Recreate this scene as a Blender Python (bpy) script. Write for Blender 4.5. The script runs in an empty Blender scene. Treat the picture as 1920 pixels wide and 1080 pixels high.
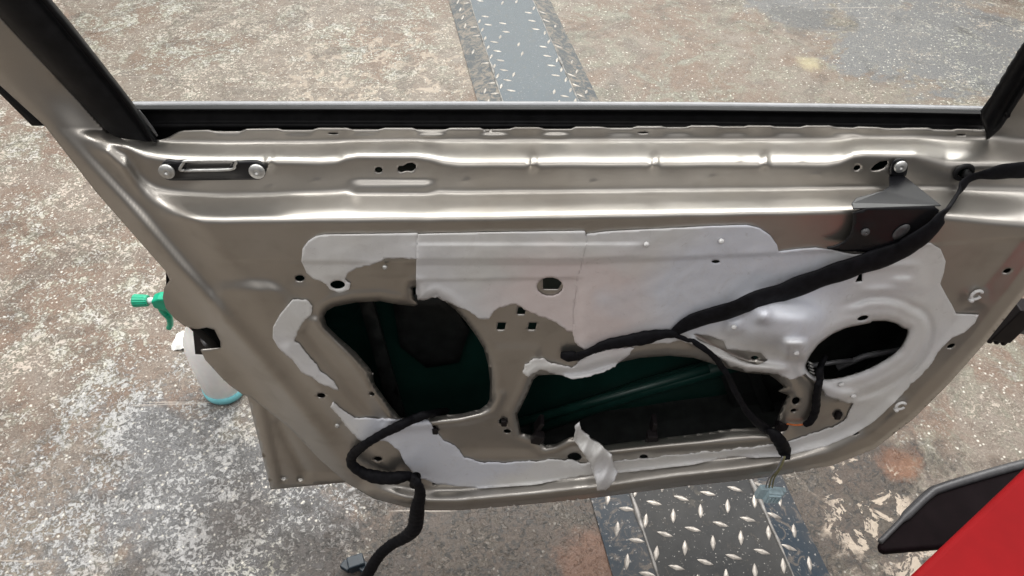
import bpy, bmesh, math, random
import numpy as np
from mathutils import Vector, Matrix, noise as mnoise
from mathutils.geometry import delaunay_2d_cdt
random.seed(4); rng = np.random.default_rng(4)
R = math.radians
S = bpy.context.scene
COL = S.collection

# ------------------------------------------------------------------ camera, world, lamps, exposure
H = 1.56; PITCH = 45.8; F = 1443.0
cp, sp_ = math.cos(R(PITCH)), math.sin(R(PITCH))
cam = bpy.data.cameras.new('camera'); co = bpy.data.objects.new('camera', cam); COL.objects.link(co)
co.location = (0, 0, H); co.rotation_euler = (R(90 - PITCH), 0, 0)
cam.sensor_width = 36; cam.lens = F / 1920 * 36; cam.clip_start = .02; cam.clip_end = 60
S.camera = co
w = bpy.data.worlds.new('World'); S.world = w; w.use_nodes = True
bg = w.node_tree.nodes['Background']; bg.inputs[1].default_value = .95
_t = w.node_tree; _c = _t.nodes.new('ShaderNodeTexCoord'); _s = _t.nodes.new('ShaderNodeSeparateXYZ'); _r = _t.nodes.new('ShaderNodeValToRGB')
_t.links.new(_c.outputs['Generated'], _s.inputs[0]); _t.links.new(_s.outputs[2], _r.inputs[0]); _t.links.new(_r.outputs[0], bg.inputs[0])   # workshop: dim walls, pale ceiling
_e = _r.color_ramp.elements; _e[0].position = .0; _e[0].color = (.12, .12, .125, 1); _e[1].position = .62; _e[1].color = (.76, .745, .73, 1)
def area(name, loc, size, power, target, col=(1, .985, .95)):
    l = bpy.data.lights.new(name, 'AREA'); l.shape = 'RECTANGLE'; l.size, l.size_y = size; l.energy = power; l.color = col
    o = bpy.data.objects.new(name, l); COL.objects.link(o); o.location = loc
    o.rotation_euler = (Vector(target) - Vector(loc)).to_track_quat('-Z', 'Y').to_euler()
area('ceiling_light', (.3, 2.9, 3.6), (6.4, 4.2), 340, (.3, 2.9, 0))
area('ceiling_tube', (-.9, 3.5, 3.45), (2.8, .35), 34, (-.4, .9, .3))
area('ceiling_tube', (1.5, 3.3, 3.45), (2.8, .35), 40, (.5, .9, .3))
area('ceiling_tube', (.2, 9.2, 3.7), (7.0, 2.6), 330, (.1, 2.5, 0))
area('ceiling_tube', (-2.6, .4, 3.4), (.5, 2.6), 44, (-.6, .8, .3))
area('ceiling_tube', (.3, -1.2, 3.4), (2.6, .35), 15, (0, .8, .5))
S.view_settings.view_transform = 'Standard'; S.view_settings.look = 'None'
S.view_settings.exposure = 0.0; S.view_settings.gamma = 1.0
S.render.engine = 'CYCLES'

# ------------------------------------------------------------------ helpers
def ray(u, v):
    x = (np.asarray(u, float) - 960) / F; d = (np.asarray(v, float) - 540) / F
    return x, cp - sp_ * d, -(sp_ + cp * d)
def at_y(u, v, y):
    a, b, c = ray(u, v); t = y / b
    return np.stack([a * t, b * t, H + c * t], -1)
def at_z(u, v, z=0.0):
    a, b, c = ray(u, v); t = (z - H) / c
    return np.stack([a * t, b * t, H + c * t], -1)
def ss(x, a, b):
    t = np.clip((np.asarray(x, float) - a) / (b - a), 0, 1); return t * t * (3 - 2 * t)
def pdist(u, v, pts, closed=False):
    """distance in photo units to a polyline"""
    P = np.asarray(pts, float)
    if closed: P = np.vstack([P, P[:1]])
    best = np.full(np.shape(u), 1e9)
    for i in range(len(P) - 1):
        ax, ay = P[i]; bx, by = P[i + 1]; dx, dy = bx - ax, by - ay; L = dx * dx + dy * dy + 1e-9
        t = np.clip(((u - ax) * dx + (v - ay) * dy) / L, 0, 1)
        best = np.minimum(best, np.hypot(u - ax - t * dx, v - ay - t * dy))
    return best
def inside(u, v, poly):
    P = np.asarray(poly, float); r = np.zeros(np.shape(u), bool); j = len(P) - 1
    for i in range(len(P)):
        xi, yi = P[i]; xj, yj = P[j]
        with np.errstate(divide='ignore', invalid='ignore'):
            c = ((yi > v) != (yj > v)) & (u < (xj - xi) * (v - yi) / (yj - yi + 1e-12) + xi)
        r ^= c; j = i
    return r
def ell(cx, cy, rx, ry, rot=0, n=14):
    c, s = math.cos(R(rot)), math.sin(R(rot)); o = []
    for k in range(n):
        a = 2 * math.pi * k / n; x, y = rx * math.cos(a), ry * math.sin(a)
        o.append((cx + c * x - s * y, cy + s * x + c * y))
    return o
def smooth_poly(P, it=1, closed=True):
    P = [tuple(p) for p in P]
    for _ in range(it):
        Q = []
        n = len(P); rngi = range(n if closed else n - 1)
        if not closed: Q.append(P[0])
        for i in rngi:
            a, b = np.array(P[i]), np.array(P[(i + 1) % n])
            Q.append(tuple(a * .75 + b * .25)); Q.append(tuple(a * .25 + b * .75))
        if not closed: Q.append(P[-1])
        P = Q
    return P
def resample(P, step, closed=True):
    P = [np.array(p, float) for p in P]; n = len(P); Q = []
    for i in range(n if closed else n - 1):
        a, b = P[i], P[(i + 1) % n]; L = np.linalg.norm(b - a); k = max(1, int(round(L / step)))
        for j in range(k): Q.append(a + (b - a) * j / k)
    if not closed: Q.append(P[-1])
    return Q
def torn(P, amp, step=4, seed=0, mask=None):
    Q = resample(P, step); out = []; n = len(Q)
    for i, q in enumerate(Q):
        t = Q[(i + 1) % n] - Q[i - 1]; nn = np.array([-t[1], t[0]]); nn = nn / (np.linalg.norm(nn) + 1e-6)
        a = amp if mask is None else amp * mask(q[0], q[1])
        d = mnoise.noise(Vector((q[0] * .045, q[1] * .045, seed))) * 1.3 + mnoise.noise(Vector((q[0] * .16, q[1] * .16, seed + 3))) * .9
        out.append(tuple(q + nn * d * a))
    return out

def link(name, me, mat, parent=None, smooth=True):
    if mat is not None:
        for m in (mat if isinstance(mat, (list, tuple)) else [mat]): me.materials.append(m)
    if smooth: me.polygons.foreach_set('use_smooth', [True] * len(me.polygons))
    o = bpy.data.objects.new(name, me); COL.objects.link(o)
    if parent is not None: o.parent = parent
    return o
def tag(o, label=None, cat=None, group=None, kind=None):
    if label: o['label'] = label
    if cat: o['category'] = cat
    if group: o['group'] = group
    if kind: o['kind'] = kind
    return o
def empty(name, loc, label, cat, group=None):
    o = bpy.data.objects.new(name, None); COL.objects.link(o); o.empty_display_size = .05
    o.location = loc; tag(o, label, cat, group); return o
def reparent(root, *obs):
    """children keep their world geometry although the empty sits at the thing's base"""
    for o in obs:
        o.parent = root; o.matrix_parent_inverse = Matrix.Translation(-Vector(root.location))

def sheet(name, poly, holes, yfun, mat, parent=None, step=6, thick=.0016, extra=None, su=None, sv=None):
    """one piece of sheet: outline and openings given in photo units, real depth given by yfun(u,v)"""
    poly = [tuple(map(float, p)) for p in poly]; holes = [[tuple(map(float, p)) for p in h] for h in holes]
    P = np.array(poly); lo, hi = P.min(0), P.max(0)
    su = su or step; sv = sv or step
    gx = np.arange(lo[0] + su * .5, hi[0], su); gy = np.arange(lo[1] + sv * .5, hi[1], sv)
    U, V = np.meshgrid(gx, gy)
    U, V = U.ravel(), V.ravel()
    if extra is not None: U = np.concatenate([U, extra[0]]); V = np.concatenate([V, extra[1]])
    k = inside(U, V, P)
    for h in holes: k &= ~inside(U, V, h)
    U, V = U[k], V[k]
    k = pdist(U, V, P, True) > min(step, sv) * .5
    for h in holes: k &= pdist(U, V, h, True) > min(step, sv) * .5
    U, V = U[k], V[k]
    loops = [resample(poly, step)] + [resample(h, step) for h in holes]
    vs = []; es = []
    for L in loops:
        b = len(vs); vs += [Vector((float(q[0]), float(q[1]))) for q in L]
        es += [(b + i, b + (i + 1) % len(L)) for i in range(len(L))]
    vs += [Vector((float(a), float(b))) for a, b in zip(U, V)]
    v2, e2, f2, *_ = delaunay_2d_cdt(vs, es, [], 0, 1e-4)
    A = np.array([(q.x, q.y) for q in v2]); T = np.array([f for f in f2 if len(f) == 3])
    c = A[T].mean(1); k = inside(c[:, 0], c[:, 1], P)
    for h in holes: k &= ~inside(c[:, 0], c[:, 1], h)
    T = T[k]
    W = at_y(A[:, 0], A[:, 1], yfun(A[:, 0], A[:, 1]))
    t0 = W[T]; n = np.cross(t0[:, 1] - t0[:, 0], t0[:, 2] - t0[:, 0]); 
    if n[:, 1].sum() > 0: T = T[:, ::-1]
    used = np.unique(T); mp = -np.ones(len(A), int); mp[used] = np.arange(len(used))
    me = bpy.data.meshes.new(name); me.from_pydata(W[used].tolist(), [], mp[T].tolist()); me.update()
    o = link(name, me, mat)
    if thick:
        s = o.modifiers.new('thickness', 'SOLIDIFY'); s.thickness = thick; s.offset = -1; s.use_even_offset = False
    if parent is not None: reparent(parent, o)
    return o

def catmull(P, n=6):
    P = [np.array(p, float) for p in P]; Q = []
    for i in range(len(P) - 1):
        a = P[max(i - 1, 0)]; b = P[i]; c = P[i + 1]; d = P[min(i + 2, len(P) - 1)]
        for j in range(n):
            t = j / n
            Q.append(.5 * (2 * b + (c - a) * t + (2 * a - 5 * b + 4 * c - d) * t * t + (-a + 3 * b - 3 * c + d) * t ** 3))
    Q.append(P[-1]); return Q
def tube_mesh(bm, pts, rad, seg=12, flat=1.0, bump=0.0, bfreq=300, cap=True):
    """pts 3D, rad per point; flat<1 squashes the depth"""
    rings = []; L = 0
    up = None
    for i, p in enumerate(pts):
        p = Vector(p); a = Vector(pts[max(i - 1, 0)]); b = Vector(pts[min(i + 1, len(pts) - 1)])
        t = (b - a).normalized()
        if i: L += (p - Vector(pts[i - 1])).length
        n = Vector((0, 1, 0)); n = (n - t * n.dot(t))
        if n.length < .15: n = Vector((0, 0, 1)) - t * t.z
        n.normalize()
        s = t.cross(n)
        ring = []
        for k in range(seg):
            th = 2 * math.pi * k / seg
            rr = rad[i] * (1 + bump * math.sin(L * bfreq + th * 1.0) + bump * 1.2 * mnoise.noise(Vector((L * 40, th, 1.3))))
            ring.append(bm.verts.new(p + s * math.cos(th) * rr + n * math.sin(th) * rr * flat))
        rings.append(ring)
    for i in range(len(rings) - 1):
        for k in range(seg):
            bm.faces.new((rings[i][k], rings[i][(k + 1) % seg], rings[i + 1][(k + 1) % seg], rings[i + 1][k]))
    if cap:
        bm.faces.new(rings[0][::-1]); bm.faces.new(rings[-1])
def bm_obj(name, bm, mat, parent=None, smooth=True):
    bmesh.ops.recalc_face_normals(bm, faces=bm.faces[:])
    me = bpy.data.meshes.new(name); bm.to_mesh(me); bm.free()
    o = link(name, me, mat, None, smooth)
    if parent is not None: reparent(parent, o)
    return o
def bevel(o, wd=.002, seg=3, ang=35):
    m = o.modifiers.new('soft_edges', 'BEVEL'); m.width = wd; m.segments = seg; m.limit_method = 'ANGLE'; m.angle_limit = R(ang); return o
def extrude_poly(bm, pts3, vec):
    a = [bm.verts.new(p) for p in pts3]; b = [bm.verts.new(Vector(p) + Vector(vec)) for p in pts3]
    bm.faces.new(a); bm.faces.new(b[::-1]); n = len(a)
    for i in range(n): bm.faces.new((a[i], b[i], b[(i + 1) % n], a[(i + 1) % n]))
def box(bm, c, s, rot=None):
    r = bmesh.ops.create_cube(bm, size=1); m = Matrix.Translation(c) @ (rot.to_4x4() if rot else Matrix()) @ Matrix.Diagonal((*s, 1))
    bmesh.ops.transform(bm, matrix=m, verts=r['verts'])
def lathe(bm, prof, c, axis=Vector((0, 0, 1)), seg=28, sx=1, sy=1):
    q = Vector((0, 0, 1)).rotation_difference(Vector(axis).normalized()).to_matrix(); rings = []
    for r, z in prof:
        rings.append([bm.verts.new(Vector(c) + q @ Vector((r * sx * math.cos(2 * math.pi * k / seg), r * sy * math.sin(2 * math.pi * k / seg), z))) for k in range(seg)])
    for i in range(len(rings) - 1):
        for k in range(seg): bm.faces.new((rings[i][k], rings[i][(k + 1) % seg], rings[i + 1][(k + 1) % seg], rings[i + 1][k]))
    bm.faces.new(rings[0][::-1]); bm.faces.new(rings[-1])

# ------------------------------------------------------------------ materials
class NT:
    def __init__(s, name):
        s.m = bpy.data.materials.new(name); s.m.use_nodes = True; s.t = s.m.node_tree; s.b = s.t.nodes['Principled BSDF']
        s.co = s.t.nodes.new('ShaderNodeTexCoord').outputs['Object']
    def L(s, a, b): s.t.links.new(a, b)
    def n(s, typ, **k):
        x = s.t.nodes.new(typ)
        for a, b in k.items(): setattr(x, a, b)
        return x
    def noise(s, scale, detail=4, rough=.55, dist=0, co=None, off=None):
        x = s.n('ShaderNodeTexNoise'); x.inputs['Scale'].default_value = scale; x.inputs['Detail'].default_value = detail
        x.inputs['Roughness'].default_value = rough; x.inputs['Distortion'].default_value = dist
        c = co or s.co
        if off:
            a = s.n('ShaderNodeVectorMath', operation='ADD'); s.L(c, a.inputs[0]); a.inputs[1].default_value = off; c = a.outputs[0]
        s.L(c, x.inputs['Vector']); return x.outputs[0]
    def ramp(s, fac, stops, interp='LINEAR'):
        x = s.n('ShaderNodeValToRGB'); x.color_ramp.interpolation = interp
        while len(x.color_ramp.elements) < len(stops): x.color_ramp.elements.new(.5)
        for e, (p, c) in zip(x.color_ramp.elements, stops):
            e.position = p; e.color = (*c, 1) if not isinstance(c, (int, float)) else (c, c, c, 1)
        s.L(fac, x.inputs[0]); return x.outputs[0]
    def mix(s, f, a, b, mode='MIX'):
        x = s.n('ShaderNodeMix', data_type='RGBA', blend_type=mode); x.clamp_factor = True
        for i, q in ((0, f), (6, a), (7, b)):
            if isinstance(q, (int, float)): x.inputs[i].default_value = q if i == 0 else (q, q, q, 1)
            elif isinstance(q, tuple): x.inputs[i].default_value = (*q, 1)
            else: s.L(q, x.inputs[i])
        return x.outputs[2]
    def math(s, op, a, b=0.0, clamp=False):
        x = s.n('ShaderNodeMath', operation=op); x.use_clamp = clamp
        for i, q in ((0, a), (1, b)):
            if isinstance(q, (int, float)): x.inputs[i].default_value = q
            else: s.L(q, x.inputs[i])
        return x.outputs[0]
    def bump(s, h, strength, dist=.001):
        x = s.n('ShaderNodeBump'); x.inputs['Strength'].default_value = strength; x.inputs['Distance'].default_value = dist
        s.L(h, x.inputs['Height']); s.L(x.outputs[0], s.b.inputs['Normal'])
    def set(s, **k):
        for a, q in k.items():
            i = s.b.inputs[a.replace('_', ' ')]
            if isinstance(q, (int, float)): i.default_value = q
            elif isinstance(q, tuple): i.default_value = (*q, 1)
            else: s.L(q, i)
        return s

def plain(name, col, rough=.5, metal=0, var=.15, scale=60, bump=.15, **k):
    t = NT(name); nz = t.noise(scale, 5, .6); big = t.noise(scale * .12, 3)
    lo = tuple(c * (1 - var) for c in col); hi = tuple(min(1, c * (1 + var)) for c in col)
    c = t.mix(t.ramp(nz, [(.35, 0.), (.65, 1.)]), lo, hi)
    c = t.mix(t.math('MULTIPLY', t.ramp(big, [(.4, 0.), (.7, 1.)]), var), c, tuple(x * .6 for x in col))
    t.set(Base_Color=c, Metallic=metal, Roughness=t.ramp(big, [(.3, max(.03, rough - .08)), (.7, min(1, rough + .1))]), **k)
    if bump: t.bump(nz, bump, .0006)
    return t.m

def m_paint():
    t = NT('champagne_paint')
    big = t.noise(5, 4, .6); mid = t.noise(24, 2, .5); fine = t.noise(1500, 1, .5)
    c = t.mix(t.ramp(big, [(.35, 0.), (.7, 1.)]), (.385, .360, .330), (.44, .42, .395))
    c = t.mix(t.math('MULTIPLY', t.ramp(mid, [(.55, 0.), (.75, 1.)]), .30), c, (.25, .22, .18))    # dust and grease smears
    c = t.mix(t.math('MULTIPLY', t.ramp(fine, [(.45, 0.), (.62, 1.)]), .08), c, (.62, .60, .56))
    t.set(Base_Color=c, Metallic=.9, Roughness=t.ramp(mid, [(.3, .33), (.75, .42)]), Coat_Weight=.25, Coat_Roughness=.24)
    t.bump(t.noise(22, 1, .5), .02, .001)
    return t.m
def m_film():
    t = NT('white_film')
    a = t.noise(6, 3, .5, off=(3, 1, 7)); b = t.noise(5, 3, .55, off=(9, 4, 2)); f = t.noise(150, 6, .7); sm = t.noise(17, 7, .72, 1.6); st = t.noise(48, 5, .7, 2.2, off=(4, 4, 4))
    def tint(u, v, rad):
        p = at_y(u, v, .69); d = t.n('ShaderNodeVectorMath', operation='DISTANCE'); t.L(t.co, d.inputs[0]); d.inputs[1].default_value = tuple(p)
        return t.ramp(t.math('ADD', d.outputs['Value'], t.math('MULTIPLY', t.math('SUBTRACT', b, .5), .35)), [(rad * .55, 1.), (rad, 0.)])
    c = t.mix(t.ramp(a, [(.44, 0.), (.60, 1.)]), (.66, .655, .645), (.64, .64, .66))
    c = t.mix(tint(1090, 540, .16), c, (.66, .58, .575))
    c = t.mix(t.math('MAXIMUM', tint(1350, 520, .15), tint(760, 840, .16)), c, (.61, .63, .70))
    c = t.mix(t.math('MULTIPLY', t.ramp(sm, [(.52, 0.), (.66, 1.)]), .15), c, (.37, .335, .31))       # glue and grease smears
    c = t.mix(t.math('MULTIPLY', t.ramp(st, [(.62, 0.), (.68, 1.)]), .22), c, (.26, .23, .20))
    c = t.mix(t.math('MULTIPLY', t.ramp(f, [(.42, 0.), (.62, 1.)]), .12), c, (.74, .73, .72))
    t.set(Base_Color=c, Roughness=t.ramp(sm, [(.35, .30), (.7, .55)]), Specular_IOR_Level=.5)
    wr = t.n('ShaderNodeTexNoise'); wr.noise_type = 'RIDGED_MULTIFRACTAL'; wr.inputs['Scale'].default_value = 11; wr.inputs['Detail'].default_value = 3; t.L(t.co, wr.inputs['Vector'])
    t.bump(t.math('ADD', t.math('MULTIPLY', wr.outputs[0], .55), t.math('ADD', t.noise(60, 4, .6, .8), t.math('MULTIPLY', f, .10))), .14, .0016)
    return t.m
def m_floor():
    t = NT('worn_flaked_floor')
    wob = t.math('ADD', t.math('MULTIPLY', t.math('SUBTRACT', t.noise(3.0, 6, .7, .5), .5), 2.6), t.math('MULTIPLY', t.math('SUBTRACT', t.noise(26, 4, .7, .5, off=(7, 7, 7)), .5), .9))
    def spot(u, v, r, soft=.5):          # patch mask for worn or stained floor, also for the shade painted under the door
        c = at_z(u, v); d = t.n('ShaderNodeVectorMath', operation='DISTANCE'); t.L(t.co, d.inputs[0]); d.inputs[1].default_value = tuple(c)
        q = t.math('ADD', d.outputs['Value'], t.math('MULTIPLY', wob, r))
        x = t.n('ShaderNodeMapRange', interpolation_type='SMOOTHSTEP'); t.L(q, x.inputs[0]); x.inputs[1].default_value = r; x.inputs[2].default_value = r * (1 - soft)
        x.inputs[3].default_value = 0; x.inputs[4].default_value = 1; return x.outputs[0]
    mx = lambda *a: a[0] if len(a) == 1 else t.math('MAXIMUM', a[0], mx(*a[1:]))
    mul = lambda a, b: t.math('MULTIPLY', a, b)
    n1 = t.noise(2.4, 7, .68, .5); n2 = t.noise(8, 7, .7, .8, off=(4, 2, 1)); n3 = t.noise(24, 6, .7, 1.0, off=(1, 7, 3)); n4 = t.noise(4.5, 6, .7, .6, off=(2, 5, 8))
    base = t.mix(t.ramp(n1, [(.44, 0.), (.56, 1.)]), (.165, .110, .078), (.20, .165, .135))
    base = t.mix(t.ramp(n2, [(.48, 0.), (.60, 1.)]), base, (.175, .165, .125))
    base = t.mix(mul(t.ramp(n3, [(.50, 0.), (.62, 1.)]), .6), base, (.105, .075, .055))
    base = t.mix(mul(t.ramp(n4, [(.55, 0.), (.64, 1.)]), .5), base, (.10, .085, .075))
    grey = mx(spot(1760, 70, .52, .3), spot(430, 960, .40, .5), spot(280, 800, .10), spot(1500, 20, .2, .4))
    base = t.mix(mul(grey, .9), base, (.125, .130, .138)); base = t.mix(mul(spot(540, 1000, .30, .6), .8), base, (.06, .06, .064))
    ll = mx(spot(300, 880, .42, .6), spot(620, 930, .20, .6), spot(60, 1000, .25, .6))
    left = mul(mx(spot(150, 560, 1.0, .8), spot(450, 60, .9, .7), spot(700, 60, .6, .7)), .50)
    dens = mx(ll, left)
    chip = t.noise(84, 6, .70, 1.0, off=(5, 5, 5)); th = t.math('ADD', chip, mul(t.math('SUBTRACT', n2, .5), .55))
    th = t.math('ADD', th, mul(dens, .052))
    cm = t.ramp(th, [(.555, 0.), (.578, 1.)])
    far = mx(spot(1350, 60, 1.3, .5), spot(1850, 500, .8, .5), spot(1700, 1000, .45, .5))
    cm = mul(cm, t.math('SUBTRACT', .92, mul(far, .62)))
    chipc = t.mix(t.ramp(n3, [(.4, 0.), (.6, 1.)]), (.40, .385, .31), (.50, .49, .465)); chipc = t.mix(t.ramp(n1, [(.45, 0.), (.55, 1.)]), chipc, (.47, .40, .34))
    chipc = t.mix(ll, chipc, (.40, .40, .40))
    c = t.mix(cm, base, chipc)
    vor = t.n('ShaderNodeTexVoronoi'); vor.inputs['Scale'].default_value = 62; t.L(t.co, vor.inputs['Vector'])
    spk = mul(t.ramp(vor.outputs['Distance'], [(.12, 1.), (.24, 0.)]), t.ramp(t.noise(34, 3, .6, off=(8, 8, 1)), [(.45, 0.), (.50, 1.)]))
    c = t.mix(mul(spk, .9), c, (.70, .67, .60))
    fn = t.noise(170, 5, .75)
    c = t.mix(mul(t.ramp(fn, [(.55, 0.), (.62, 1.)]), .45), c, (.44, .41, .36))
    c = t.mix(mul(t.ramp(fn, [(.38, 1.), (.46, 0.)]), .55), c, (.07, .055, .045))
    dk = mx(spot(960, 1010, .50, .35), mul(spot(1280, 960, .4, .5), .8), spot(1600, 940, .30, .5), mul(mx(spot(440, 975, .13, .9), spot(250, 1075, .10, .9), spot(570, 1040, .12, .9)), .75))  # door's shade painted into the floor colour, plus dark stains at lower left
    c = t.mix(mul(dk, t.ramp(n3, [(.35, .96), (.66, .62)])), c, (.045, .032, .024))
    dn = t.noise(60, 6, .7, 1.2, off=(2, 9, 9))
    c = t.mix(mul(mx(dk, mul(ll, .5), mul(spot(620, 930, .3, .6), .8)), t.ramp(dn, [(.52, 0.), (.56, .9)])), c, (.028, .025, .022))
    c = t.mix(mul(spot(1690, 872, .06, .5), .6), c, (.24, .10, .045)); c = t.mix(mul(spot(1120, 1060, .10, .6), .5), c, (.20, .09, .05))
    c = t.mix(mul(spot(1515, 120, .07, .7), .5), c, (.50, .44, .26))
    sp = mx(spot(1630, 930, .15, .5), spot(1700, 1010, .15, .5), mul(spot(700, 130, .5, .5), .6))
    c = t.mix(mul(sp, t.ramp(t.noise(17, 6, .7, .8, off=(6, 2, 8)), [(.54, 0.), (.56, .9)])), c, (.48, .40, .32))
    damp = t.ramp(t.noise(3.1, 6, .66, .9, off=(11, 3, 5)), [(.54, 0.), (.60, 1.)])
    c = t.mix(mul(damp, .45), c, (.40, .38, .36), 'MULTIPLY')
    # hairline scrapes
    mp = t.n('ShaderNodeMapping'); mp.inputs['Rotation'].default_value = (0, 0, R(35)); mp.inputs['Scale'].default_value = (1, 22, 1); t.L(t.co, mp.inputs[0])
    scr = t.noise(1.6, 4, .6, .4, co=mp.outputs[0])
    c = t.mix(mul(t.ramp(scr, [(.68, 0.), (.70, 1.)]), .5), c, (.46, .41, .36))
    c = t.mix(1.0, c, (.88, .88, .88), 'MULTIPLY')
    t.set(Base_Color=c, Roughness=t.math('SUBTRACT', t.ramp(n3, [(.35, .34), (.65, .56)]), mul(damp, .12)), Specular_IOR_Level=.5)
    t.bump(t.math('ADD', mul(cm, .6), t.math('ADD', fn, mul(dn, .6))), .75, .003)
    return t.m

def m_steel():
    t = NT('dark_checker_steel'); a = t.noise(6, 5, .6); b = t.noise(40, 6, .7, .8); cc = t.noise(200, 3, .6)
    c = t.mix(t.ramp(a, [(.35, 0.), (.7, 1.)]), (.016, .017, .019), (.034, .033, .032))
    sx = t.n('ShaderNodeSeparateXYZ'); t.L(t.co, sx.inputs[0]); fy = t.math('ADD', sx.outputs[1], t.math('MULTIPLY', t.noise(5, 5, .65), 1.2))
    c = t.mix(t.ramp(t.math('MULTIPLY', fy, .2), [(.34, 0.), (.46, 1.)]), c, t.mix(b, (.075, .095, .115), (.11, .118, .125)))       # ceiling glare on the far half, painted in as a blue-grey tone
    c = t.mix(t.math('MULTIPLY', t.ramp(b, [(.58, 0.), (.70, 1.)]), .35), c, (.16, .14, .115))
    c = t.mix(t.math('MULTIPLY', t.ramp(cc, [(.66, 0.), (.71, 1.)]), .7), c, (.45, .43, .4))
    t.set(Base_Color=c, Metallic=.0, Specular_IOR_Level=.22, Roughness=t.ramp(b, [(.3, .42), (.7, .6)])); t.bump(b, .35, .001); return t.m
def m_side():
    t = NT('worn_blue_grey_paint_with_glare'); a = t.noise(5, 5, .6); b = t.noise(28, 7, .72, 1.2)
    c = t.mix(t.ramp(a, [(.35, 0.), (.7, 1.)]), (.016, .028, .042), (.05, .052, .056))
    c = t.mix(t.math('MULTIPLY', t.ramp(b, [(.52, 0.), (.60, 1.)]), .55), c, (.17, .14, .115))
    c = t.mix(t.math('MULTIPLY', t.ramp(t.noise(120, 4, .6), [(.62, 0.), (.68, 1.)]), .6), c, (.40, .38, .36))
    sx = t.n('ShaderNodeSeparateXYZ'); t.L(t.co, sx.inputs[0]); c = t.mix(t.ramp(t.math('MULTIPLY', t.math('ADD', sx.outputs[1], a), .2), [(.34, 0.), (.46, .8)]), c, t.mix(t.ramp(b, [(.45, 0.), (.58, 1.)]), (.07, .078, .085), (.19, .165, .14)))  # far half lightened in the colour, standing in for ceiling glare
    t.set(Base_Color=c, Roughness=.5, Specular_IOR_Level=.22); t.bump(b, .5, .0015); return t.m
def m_glass():
    t = NT('door_window_glass'); nt = t.t; out = nt.nodes['Material Output']
    tr = t.n('ShaderNodeBsdfTransparent'); tr.inputs[0].default_value = (.93, .95, .94, 1)
    gl = t.n('ShaderNodeBsdfGlossy'); gl.inputs['Roughness'].default_value = .03
    df = t.n('ShaderNodeBsdfDiffuse'); df.inputs[0].default_value = (.75, .74, .72, 1)
    fr = t.n('ShaderNodeFresnel'); fr.inputs[0].default_value = 1.35
    m1 = t.n('ShaderNodeMixShader'); t.L(fr.outputs[0], m1.inputs[0]); t.L(tr.outputs[0], m1.inputs[1]); t.L(gl.outputs[0], m1.inputs[2])
    m2 = t.n('ShaderNodeMixShader'); t.L(t.ramp(t.noise(14, 4, .6), [(.3, .05), (.7, .10)]), m2.inputs[0]); t.L(m1.outputs[0], m2.inputs[1]); t.L(df.outputs[0], m2.inputs[2])
    t.L(m2.outputs[0], out.inputs[0]); return t.m

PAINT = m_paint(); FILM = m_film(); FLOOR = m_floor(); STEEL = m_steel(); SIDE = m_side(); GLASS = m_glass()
LOZ = plain('bare_tread_steel', (.36, .33, .30), .45, .4, .35, 90, .3)
SEAM = plain('rubbed_edge_steel', (.20, .19, .18), .45, .2, .6, 30, .5)
RUBBER = plain('black_rubber', (.009, .009, .010), .5, 0, .3, 70, .1, Specular_IOR_Level=.16)
TAPE = plain('black_cloth_tape', (.007, .007, .009), .6, 0, .35, 110, .8, Specular_IOR_Level=.10)
BLACK = plain('black_enamel', (.009, .009, .011), .32, 0, .2, 40, .05, Specular_IOR_Level=.36)
GREEN = plain('dark_green_primer', (.009, .042, .034), .25, .1, .35, 9, .3)
DARK = plain('dark_inner_backing', (.018, .020, .020), .5, .3, .4, 40, .4)
ZINC = plain('dull_zinc', (.55, .55, .54), .38, .8, .15, 200, .2)
WHITEP = plain('white_plastic', (.72, .72, .72), .35, 0, .05, 80, .05)
TRAYM = plain('matt_black_tray', (.006, .003, .004), .65, 0, .2, 60, .1, Specular_IOR_Level=.06)
TRIG = plain('green_plastic', (.0, .30, .17), .32, 0, .1, 80, .05)
BODY = plain('milky_plastic', (.88, .88, .87), .38, 0, .03, 60, .03, Subsurface_Weight=.15)
TEAL = plain('teal_liquid_base', (.18, .50, .55), .3, 0, .1, 60, .03)
PLUG = plain('pale_blue_plastic', (.36, .47, .52), .42, 0, .12, 150, .1)
NAVY = plain('navy_plastic', (.008, .018, .028), .4, 0, .2, 150, .1)
RED = plain('red_lacquer', (.215, .004, .006), .7, 0, .12, 8, .08, Specular_IOR_Level=.12)
DPLAST = plain('black_moulded_plastic', (.009, .007, .008), .5, 0, .15, 120, .12, Specular_IOR_Level=.2)
GRIM = plain('grey_rim', (.085, .085, .09), .4, .2, .15, 120, .1)
WIRE = plain('olive_wire', (.20, .19, .10), .5, 0, .2, 120, .1)
ORANGE = plain('orange_wire', (.50, .13, .03), .5, 0, .2, 120, .1)
PAPER = plain('white_tissue', (.75, .75, .73), .8, 0, .05, 60, .5)
BELT = plain('grey_belt_trim', (.20, .20, .215), .35, .2, .1, 60, .1)

# ------------------------------------------------------------------ floor and lift runway
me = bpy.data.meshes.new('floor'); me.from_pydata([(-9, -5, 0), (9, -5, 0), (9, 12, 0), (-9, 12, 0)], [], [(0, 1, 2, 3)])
floor = tag(link('floor', me, FLOOR, smooth=False), kind='structure')

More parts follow.
